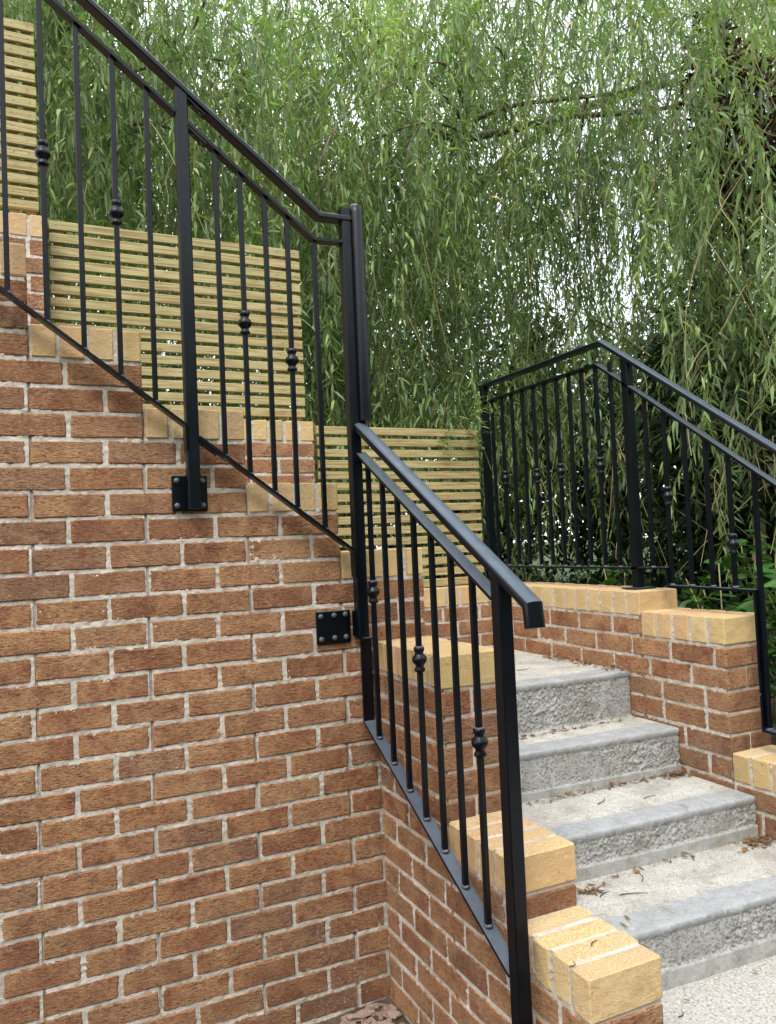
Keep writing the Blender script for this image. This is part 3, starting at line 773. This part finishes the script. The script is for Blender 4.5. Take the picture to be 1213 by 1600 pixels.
L_([(tx,6.0,3.8), (tx+.3,4.6,5.4), (tx+.4,3.2,6.0), (tx+.6,2.0,5.7)], .06, .02, 10)
L_([(tx,6.0,3.8), (tx+1.3,4.4,5.2), (tx+2.2,3.2,5.6), (tx+3.,2.2,5.2)], .09, .025, 11)
L_([B(60,240,3.0), B(110,245,2.9), B(95,290,2.8), B(60,330,2.75)], .012, .005, 12)
L_([B(360,330,4.6), B(290,250,4.0), B(180,230,3.5), B(130,340,3.3), B(60,380,3.1)], .02, .008, 13)
L_([B(430,500,4.8), B(470,330,4.6), B(505,240,4.8)], .03, .02, 14)
# secondary branchlets arch out; shoots hang from them
sec = []
for k in range(150):
    ex = rng.uniform(-3.2, 6.0); ey = rng.uniform(1.75, 7.2); ez = rng.uniform(2.6, 5.9)
    if ey < 3 and ez < 3.2: ez += 1.2
    pr = prim[rng.integers(0, len(prim))]; st = pr[rng.integers(len(pr)//3, len(pr))]
    best = min((p for q in prim for p in q[4:]), key=lambda p: (p[0]-ex)**2+(p[1]-ey)**2+.6*(p[2]-ez-.4)**2)
    e_ = np.array([ex, ey, ez]); d = np.linalg.norm(e_-best)
    mid = (best+e_)/2+np.array([0, 0, .18*d])+rng.normal(0, .08, 3)
    pts = smooth_path([best, mid, e_, e_+(e_-mid)*.35+np.array([0,0,-.25])], 12); sec.append(np.array(pts))
sv = []; sf = []; nb = 0
for k, pts in enumerate(sec):
    V, F = curve_tube(pts, [.011*(1-.75*i/11)+.002 for i in range(12)], 5, k); sv.append(np.array(V)); sf += [tuple(i+nb for i in f) for f in F]; nb += len(V)
me = bpy.data.meshes.new('branchlets'); me.from_pydata(np.concatenate(sv).tolist(), [], sf); me.materials.append(BARK); me.update()
o = ob('branchlets', me, wil); o.matrix_parent_inverse = winv; o['kind'] = 'stuff'
# near shoots as separate parts sharing a few meshes
tv = []
shoot_meshes = []
for k in range(14):
    L = .7+.14*k/1.3+rng.uniform(0, .15); path, t = strand_path(rng, L, .2)
    P, D, N, Ln, W, tip = strand_leaves(rng, path, t, .022, 1.0)
    V, T, Q, tn = leaves_mesh(P, D, N, Ln, W, .28, willow_tint(rng, len(P), tip, .42+.25*rng.uniform()))
    sv_, sf_ = strip_tube(path[::2], .0022); b = len(V); 
    V2 = np.concatenate([V, sv_]); tn2 = np.concatenate([tn, np.full(len(sv_), .9)])
    me = mesh_np('hanging_shoot', V2, [T, Q, sf_+b], [WILLOW, TWIGG], attrs={'tint': tn2})
    mi = np.zeros(len(me.polygons), dtype=np.int32); mi[len(T)+len(Q):] = 1; me.polygons.foreach_set('material_index', mi)
    me['L'] = L; shoot_meshes.append(me)
def gap(p, l):
    """openings in the crown where the sky shows"""
    for (gx, gy, gz, rx, rz) in GAPS:
        if abs(p[1]-gy) < 9 and ((p[0]-gx-(p[1]-gy)*.62)/rx)**2+((p[2]-l*.5-gz)/rz)**2 < 1: return True
    return False
starts = []
N_CL = 1180
def inside_ok(p):
    return p[1] > 1.6 or (p[0] > 1.95 and p[1] > -1.2 and p[2] > 1.2)
for k in range(N_CL):
    # clumps spread evenly over bearing and distance through the crown
    px = -330+1890*((k*.618034) % 1); rr = 3.7+rng.uniform(0, 1)**.8*5.2
    az = math.atan2(*(bearing(px, 800, 5)[i]-(CX, CY)[i] for i in (0, 1)))
    if rng.uniform() < (.46 if px > 850 else .2): continue          # the crown is thinner on its right side
    if rr < 4.7 and rng.uniform() < .35: continue
    x = CX+math.sin(az)*rr; y = CY+math.cos(az)*rr
    z0 = 1.7+rr*.70*((k*.7548777+.3) % 1)**.82; Lc = rng.uniform(.45, 1.35)*(1.2 if rr > 6 else .9)
    if z0-Lc < .55: Lc = z0-.55
    m_ = rng.integers(7, 17); tone = rng.uniform(-.26, .30)+.05*(x < 1.5)
    for j in range(m_):
        p = np.array([x, y, z0])+rng.normal(0, 1, 3)*np.array([.13, .13, .14]); L = Lc*rng.uniform(.5, 1.2)
        if inside_ok(p): starts.append((p, float(np.clip(L, .45, 2.2)), tone))
for k in range(1100):
    s = sec[rng.integers(0, len(sec))]; p = s[rng.integers(2, 12)]+rng.normal(0, .1, 3)
    if inside_ok(p): starts.append((p, float(rng.uniform(.5, 1.8)), 0.))
starts = [q for q in starts if q[0][2] < 1.9+.72*math.hypot(q[0][0]-CX, q[0][1]-CY)]
starts.sort(key=lambda s: (s[0][0]-CX)**2+(s[0][1]-CY)**2)
near = []; far = []
for p, L, tone in starts:
    d = Vector(p)-Vector((CX, CY, CZ)); f_ = d.dot(fwd); ix = d.dot(rt)/f_
    if len(near) < 290 and abs(ix) < .56 and L < 2.2: near.append((p, L))
    else: far.append((p, L, tone))
for p, L in near:
    me = min(shoot_meshes, key=lambda m: abs(m['L']-min(L, 1.9)*rng.uniform(.8, 1.2)))
    o = ob('hanging_shoot', me, wil); o.matrix_parent_inverse = winv
    o.location = p; o.rotation_euler = (0, 0, rng.uniform(0, 6.28))
# a few shoots hang in front of the lowest fence panel and round the corner post
for (px, py, y, k) in ((690,655,1.12,0), (748,640,1.16,1), (765,650,1.1,0), (775,600,1.3,2), (735,610,1.3,1), (400,345,1.3,0)):
    o = ob('hanging_shoot', shoot_meshes[k], wil); o.matrix_parent_inverse = winv
    o.location = Vector(bearing(px, py-20, y)); o.rotation_euler = (0, 0, rng.uniform(0, 6.28)); o.scale = (.9,.9,.18+.12*k)
    o.scale = (.85,.85,.32)
Ps, Ts, Qs, tns = [], [], [], []; nb = 0; sV = []; sF = []; snb = 0
for i, (p, L, tone) in enumerate(far):
    path, t = strand_path(rng, L, .34); path = path+p
    dist = p[1]-CY
    P, D, N, Ln, W, tip = strand_leaves(rng, path, t, .0255, 1.0, .92)
    base = .27+.24*rng.uniform()+tone+(.06 if p[2] > 3.5 else 0)
    V, T, Q, tn = leaves_mesh(P, D, N, Ln, W*1.05, .28, willow_tint(rng, len(P), tip, base))
    Ps.append(V); Ts.append(T+nb); Qs.append(Q+nb); tns.append(tn); nb += len(V)
    if i % 2 == 0:
        a, b = strip_tube(path[::3], .0026); sV.append(a); sF.append(b+snb); snb += len(a)
# fine bare twigs tangled through the crown
for k in range(2300):
    px = rng.uniform(-250, 1500); rr = rng.uniform(4.0, 7.5); az = math.atan2(*(bearing(px, 800, 5)[i]-(CX, CY)[i] for i in (0, 1)))
    p = np.array([CX+math.sin(az)*rr, CY+math.cos(az)*rr, rng.uniform(1., 1.6+rr*.6)])
    if not inside_ok(p): continue
    d = rng.normal(0, 1, 3); d[2] -= .3; d /= np.linalg.norm(d); q = rng.normal(0, 1, 3); Lt = rng.uniform(.25, .9); tt_ = np.linspace(0, 1, 9)[:, None]
    pts = p+d*Lt*tt_+q*.12*Lt*np.sin(tt_*rng.uniform(2, 5))-np.array([0,0,1.])*.35*Lt*tt_**2
    a, b = strip_tube(pts, rng.uniform(.0022, .005)); sV.append(a); sF.append(b+snb); snb += len(a)
me = mesh_np('foliage', np.concatenate(Ps), [np.concatenate(Ts), np.concatenate(Qs)], WILLOW, attrs={'tint': np.concatenate(tns)})
o = ob('foliage', me, wil); o.matrix_parent_inverse = winv; o['kind'] = 'stuff'
me = mesh_np('shoots', np.concatenate(sV), np.concatenate(sF), TWIGG); o = ob('shoots', me, wil); o.matrix_parent_inverse = winv; o['kind'] = 'stuff'
open('/tmp/leafcount','w').write(f'{nb//6} {len(starts)}') if False else None

# ------------------------------------------------------------------ broadleaf crowns / shrubs behind
def blob_leaves(rng, c, r, n, ls, mat, shell=.55):
    u = rng.normal(0, 1, (n, 3)); u /= np.linalg.norm(u, axis=1, keepdims=True)
    rr = rng.uniform(shell, 1, n)**.7; bump = 1+.25*np.sin(u[:,0]*5+c[0])*np.cos(u[:,2]*6+c[1])
    P = np.array(c)+u*np.array(r)*rr[:, None]*bump[:, None]
    D = u+rng.normal(0, .6, (n, 3)); D[:,2] -= .3; D /= np.linalg.norm(D, axis=1, keepdims=True)
    N = rng.normal(0, .6, (n, 3))+np.array([0,0,1]); L = rng.uniform(.7, 1.2, n)*ls
    return P, D, N, L, L*rng.uniform(.45, .6, n)
def leafy_tree(name, c, rads, n, ls, mat, label, cat, trunk_r, seed, group=None, nb_=9, width=1.):
    rng = np.random.default_rng(seed); base = Vector((c[0], c[1], .55)); root = empty(name, base, label, cat, group); inv = Matrix.Translation(-base)
    limb('trunk', [(c[0],c[1],.5), (c[0]+.05,c[1],(c[2]+.5)/2), (c[0],c[1],c[2])], trunk_r, trunk_r*.5, BARK, root, inv, 8, 8, seed)
    Vs, Ts, Qs, tn, b = [], [], [], [], 0
    for k in range(nb_):
        cc = np.array(c)+rng.uniform(-.6, .6, 3)*np.array(rads); rr = np.array(rads)*rng.uniform(.35, .6)
        P, D, N, L, W = blob_leaves(rng, cc, rr, n//nb_, ls, mat); t = np.clip(rng.normal(.45, .22, len(P))+.25*(P[:,2]-cc[2])/rr[2]*.5, 0, 1)
        V, T, Q, tt = leaves_mesh(P, D, N, L, W*width, .2, t); Vs.append(V); Ts.append(T+b); Qs.append(Q+b); tn.append(tt); b += len(V)
    me = mesh_np('crown', np.concatenate(Vs), [np.concatenate(Ts), np.concatenate(Qs)], mat, attrs={'tint': np.concatenate(tn)})
    o = ob('crown', me, root); o.matrix_parent_inverse = inv; o['kind'] = 'stuff'
    return root
def at(px, r, z):
    q = bearing(px, 800, 5); az = math.atan2(q[0]-CX, q[1]-CY); return (CX+math.sin(az)*r, CY+math.cos(az)*r, z)
for i, (px, r, z, lab) in enumerate(((-40, 9.6, 2.2, 'dark evergreen shrub behind the upper fence panels at far left'), (190, 9.4, 2.1, 'dark evergreen shrub behind the slatted panel left of the square post'),
    (400, 9.5, 2.2, 'dark evergreen shrub behind the right end of the middle fence panel'), (600, 9.2, 2.0, 'dark evergreen shrub behind the lowest fence panel and the tall corner post'),
    (790, 9., 1.7, 'dark evergreen shrub behind the corner post of the right railing'), (960, 8., 1.6, 'dark evergreen shrub in deep shade behind the post on the base plate'),
    (1110, 7., 1.5, 'dark evergreen shrub seen between the bars of the right railing'), (1290, 6.2, 1.4, 'dark evergreen shrub at the right edge behind the laurels'))):
    leafy_tree('evergreen_shrub', at(px, r, z), (1.25,.9,1.5), 10500, .085, EVERG, lab, 'shrub', .07, 61+i)
for i, (px, r, z, rz, n_, lab) in enumerate(((80, 12.5, 6.4, 2.6, 9000, 'mid green tree far behind the willow at upper left'), (420, 12., 5.2, 2.4, 12000, 'mid green tree far behind the willow trunk'),
    (700, 12., 4.8, 2.3, 13000, 'mid green tree far behind the middle of the willow'), (960, 11.5, 2.8, 1.5, 6000, 'mid green tree far behind the willow above the right railing'), (1230, 11., 3.2, 1.6, 6000, 'mid green tree far behind the willow at the right edge'))):
    leafy_tree('background_tree', at(px, r, z), (1.9,1.2,rz), n_, .11, BACKL, lab, 'tree', .12, 81+i, nb_=14)
leafy_tree('copper_beech', at(1185, 5.6, 3.75), (.32,.4,.75), 2200, .07, COPPER, 'dark purple leaved tree showing through the willow at upper right', 'tree', .03, 65)
# laurel shrubs behind the right wall: big leaves are separate parts
def laurel(c, n, label, seed, h):
    rng = np.random.default_rng(seed); base = Vector((c[0], c[1], .18)); root = empty('laurel_shrub', base, label, 'shrub', 'laurel shrubs behind the right wall'); inv = Matrix.Translation(-base)
    meshes = []
    for k in range(4):
        L = .085+.012*k; V, T, Q, tt = leaves_mesh(np.zeros((1,3)), np.array([[1.,0,0]]), np.array([[0,0,1.]]), np.array([L]), np.array([L*.42]), .22, np.array([.25+.2*k]), six=True)
        meshes.append(mesh_np('leaf', V, [T, Q], LAUREL, smooth=True, attrs={'tint': tt}))
    for k in range(7):
        a = rng.uniform(0, 6.28); r = rng.uniform(.1, .3)
        tip = np.array([c[0]+math.cos(a)*r, c[1]+math.sin(a)*r, .18+h*rng.uniform(.7, 1.05)])
        pts = limb('stem', [(c[0]+math.cos(a)*.05, c[1]+math.sin(a)*.05, .16), tuple((np.array([c[0],c[1],.18])+tip)/2+rng.normal(0,.03,3)), tuple(tip)], .008, .003, TWIGG, root, inv, 8, 5, seed+k)
        for i in range(n//7):
            q = pts[rng.integers(2, 8)]+rng.normal(0, .02, 3); o = ob('leaf', meshes[rng.integers(0, 4)], root); o.matrix_parent_inverse = inv
            o.location = q; o.rotation_euler = (rng.normal(0, .35), rng.uniform(-.7, .55), rng.uniform(0, 6.28)); s = rng.uniform(.75, 1.15); o.scale = (s, s, s)
laurel((1.72, .55, 0), 150, 'laurel shrub just behind the yellow coping by the railing base plate', 71, .82)
laurel((1.80, .05, 0), 240, 'laurel shrub with broad glossy leaves right of the base plate post', 72, .78)
laurel((1.86, -.38, 0), 250, 'laurel shrub behind the lower coping at the right edge', 73, .74)
laurel((1.80, -.80, 0), 220, 'laurel shrub nearest the viewer, cut by the right edge of the view', 74, .62)
laurel((2.3, .25, 0), 240, 'laurel shrub further back between the railing bars at right', 75, .95)
laurel((2.35, -.35, 0), 200, 'laurel shrub at the back by the right edge, in deep shade', 76, .95)

# ------------------------------------------------------------------ undergrowth behind the walls
rng = np.random.default_rng(77); n = 9000
x = rng.uniform(-1.5, 7, n); y = 1.42+rng.uniform(0, 1, n)**1.6*5; P = np.stack([x, y, np.full(n, .44)], 1)
az = rng.uniform(0, 6.28, n); tl = rng.uniform(.1, .9, n); D = np.stack([np.cos(az)*np.sin(tl), np.sin(az)*np.sin(tl), np.cos(tl)], 1)
N = rng.normal(0, 1, (n, 3)); L = rng.uniform(.12, .48, n)*np.where(y < 3, 1.15, 1.); V, T, Q, tt = leaves_mesh(P, D, N, L, L*rng.uniform(.03, .16, n), .45, np.clip(rng.normal(.4, .2, n), 0, 1))
UNDER = mat_leaf('undergrowth_leaf', ((0, (.02,.05,.015)), (.6, (.05,.11,.03)), (1, (.11,.19,.05))), (.08,.12,.05), .3, .5)
o = ob('ground_cover', mesh_np('ground_cover', V, [T, Q], UNDER, attrs={'tint': tt})); tag(o, 'long grass and weeds behind the coping under the willow', 'ground cover', kind='stuff')
# ------------------------------------------------------------------ litter
rng = np.random.default_rng(9)
def stone(x, y, z, s, seed, root=None):
    rr = random.Random(seed); m = MB(); v, f = chbox((-1*s, -.7*s, -.3*s), (s, .7*s, .3*s), .22*s, .16*s, rr); m.add(v, f)
    o = m.build('broken_stone', STONE); o.location = (x, y, z); o.rotation_euler = (rr.uniform(-.5,.5), rr.uniform(-.5,.5), rr.uniform(0,6.28)); return o
n = 0
for k in range(40):
    x = -.02-abs(rng.normal(0, .11)); y = -.03-abs(rng.normal(0, .07))
    o = stone(x-.01, y, -.462+rng.uniform(0, .016), rng.uniform(.012, .032), k)
    tag(o, 'small broken stone in the heap at the inside corner of the brick walls', 'stone', 'broken stones heaped in the wall corner')
m = MB()
for k in range(12):
    a = k/12*math.pi*2
V = []; 
nx = 30; uu, vv = np.meshgrid(np.linspace(-.5, 0, nx), np.linspace(-.42, 0, nx)); hh = -.484+.030*np.clip(1-np.hypot(uu, vv)/.42, 0, 1)+.012*fbm(uu*40, vv*40, 4)
J, I = np.meshgrid(np.arange(nx-1), np.arange(nx-1), indexing='ij'); J = J.ravel(); I = I.ravel()
me = mesh_np('rubble_soil', np.stack([uu.ravel(), vv.ravel(), hh.ravel()], 1), np.stack([J*nx+I, J*nx+I+1, (J+1)*nx+I+1, (J+1)*nx+I], 1), SOIL, smooth=True)
o = ob('rubble_soil', me); tag(o, 'loose soil heaped under the broken stones in the corner', 'soil', kind='stuff')
def twig(p0, ang, L, bend, r, lab):
    pts = [Vector((p0[0]+math.cos(ang)*L*t-math.sin(ang)*bend*math.sin(t*3.1), p0[1]+math.sin(ang)*L*t+math.cos(ang)*bend*math.sin(t*3.1), p0[2]+r)) for t in (0,.25,.5,.75,1)]
    V, F = curve_tube(pts, [r,r*.95,r*.85,r*.7,r*.5], 5, int(L*1e4)); me = bpy.data.meshes.new('fallen_twig'); me.from_pydata(V, [], F); me.materials.append(TWIGM); me.update()
    o = ob('fallen_twig', me); tag(o, lab, 'twig', 'fallen twigs on the steps')
def onz(px, py, z):
    d = fwd+rt*((px-606.5)/FPX)-up*((py-800)/FPX); k = (z-CZ)/d.z; return (CX+d.x*k, CY+d.y*k, z)
for i, (px, py, z, ang, L, lab) in enumerate((
    (808,1048,.569,.1,.085,'dark twig on the landing beside the front post'),
    (968,1399,.057,-.5,.09,'long curved twig in the middle of the lowest full tread'),
    (934,1257,.202,.5,.085,'thin curved twig on the tread below the middle riser'),
    (1006,1248,.202,-.1,.06,'short twig on the right part of the same tread, right of the curved one'),
    (1003,1378,.057,.9,.07,'slender twig lying against the riser above the bottom step'),
    (1085,1345,.057,.6,.05,'tiny twig on the pale part of the bottom tread'),
    (1060,1590,-.116,.5,.035,'short dark twig on the path in front of the steps'),
    (938,1402,.057,.2,.05,'small twig on the left of the bottom tread'),
    (890,1512,.152,.55,.03,'dark twig lying on the lowest coping bricks'),
    (925,1478,.152,.3,.03,'short stick between two of the lowest coping bricks'))):
    twig(onz(px, py, z), ang+.1, L, .006 if i % 2 else -.01, .0016, lab)
def litter(name, label, c, sx, sy, z, n, seed, mat=DEAD):
    rng = np.random.default_rng(seed); P = np.stack([c[0]+rng.normal(0, sx, n), c[1]-np.abs(rng.normal(0, sy, n)), z+np.abs(rng.normal(0, .004, n))+.002], 1)
    az = rng.uniform(0, 6.28, n); D = np.stack([np.cos(az), np.sin(az), rng.normal(0, .2, n)], 1); D /= np.linalg.norm(D, axis=1, keepdims=True)
    N = np.tile([0,0,1.], (n,1))+rng.normal(0,.3,(n,3)); L = rng.uniform(.006, .03, n)
    V, T, Q, tt = leaves_mesh(P, D, N, L, L*rng.uniform(.15,.5,n), -.1, np.zeros(n))
    o = ob(name, mesh_np(name, V, [T, Q], mat)); tag(o, label, 'leaf litter', kind='stuff')
litter('leaf_litter', 'brown leaf litter where the middle riser meets the right wall', (1.165,-.24,0), .035, .02, .202, 90, 1)
litter('leaf_litter', 'brown leaf litter in the right corner of the lowest full tread', (1.17,-.59,0), .05, .03, .057, 160, 2)
litter('leaf_litter', 'brown leaf litter beside the lowest coping bricks on the left of the tread', (.42,-.61,0), .03, .015, .057, 70, 3)
litter('leaf_litter', 'dark crumbs along the foot of the right wall on the landing', (1.18,.6,0), .018, .45, .569, 260, 4)
litter('leaf_litter', 'crumbs of dead leaf along the foot of the top riser', (.9,-.001,0), .25, .006, .377, 120, 5)
litter('leaf_litter', 'crumbs of dead leaf along the foot of the second riser', (.8,-.222,0), .25, .008, .202, 120, 6)
litter('leaf_litter', 'crumbs of dead leaf along the foot of the third riser', (.8,-.575,0), .28, .008, .057, 40, 7)
litter('leaf_litter', 'grit and dead leaf on the path below the lowest riser', (.8,-.96,0), .35, .03, -.116, 14, 8)

# fallen willow leaves scattered on treads and copings
rng = np.random.default_rng(44); FL = mat_leaf('fallen_willow_leaf', ((0, (.10,.06,.02)), (.5, (.26,.20,.06)), (1, (.12,.16,.04))), (.2,.17,.08), .15, .6)
pts_ = []
for (x0, x1, y0, y1, z, n) in ((.25,1.2,-.9,-.58,.058,16),(.25,1.2,-.55,-.24,.203,14),(.25,1.2,-.2,.04,.378,8),(.25,1.2,.07,1.1,.570,22),(.3,1.4,-1.6,-.98,-.115,12),(.02,.2,-.48,-.02,.815,4),(1.24,1.42,.2,1.1,.914,6)):
    for k in range(n//3): pts_.append((rng.uniform(x0, x1), rng.uniform(y0, y1), z+.001))
P = np.array(pts_); n = len(P); az = rng.uniform(0, 6.28, n); D = np.stack([np.cos(az), np.sin(az), rng.uniform(0, .12, n)], 1); D /= np.linalg.norm(D, axis=1, keepdims=True)
N = np.tile([0,0,1.], (n,1))+rng.normal(0,.3,(n,3)); L = rng.uniform(.03, .07, n)
V, T, Q, tt = leaves_mesh(P, D, N, L, L*rng.uniform(.1,.16,n), -.12, rng.uniform(0, 1, n))
o = ob('fallen_leaves', mesh_np('fallen_leaves', V, [T, Q], FL, attrs={'tint': tt})); tag(o, 'narrow willow leaves scattered over the treads and landing', 'fallen leaves', kind='stuff')
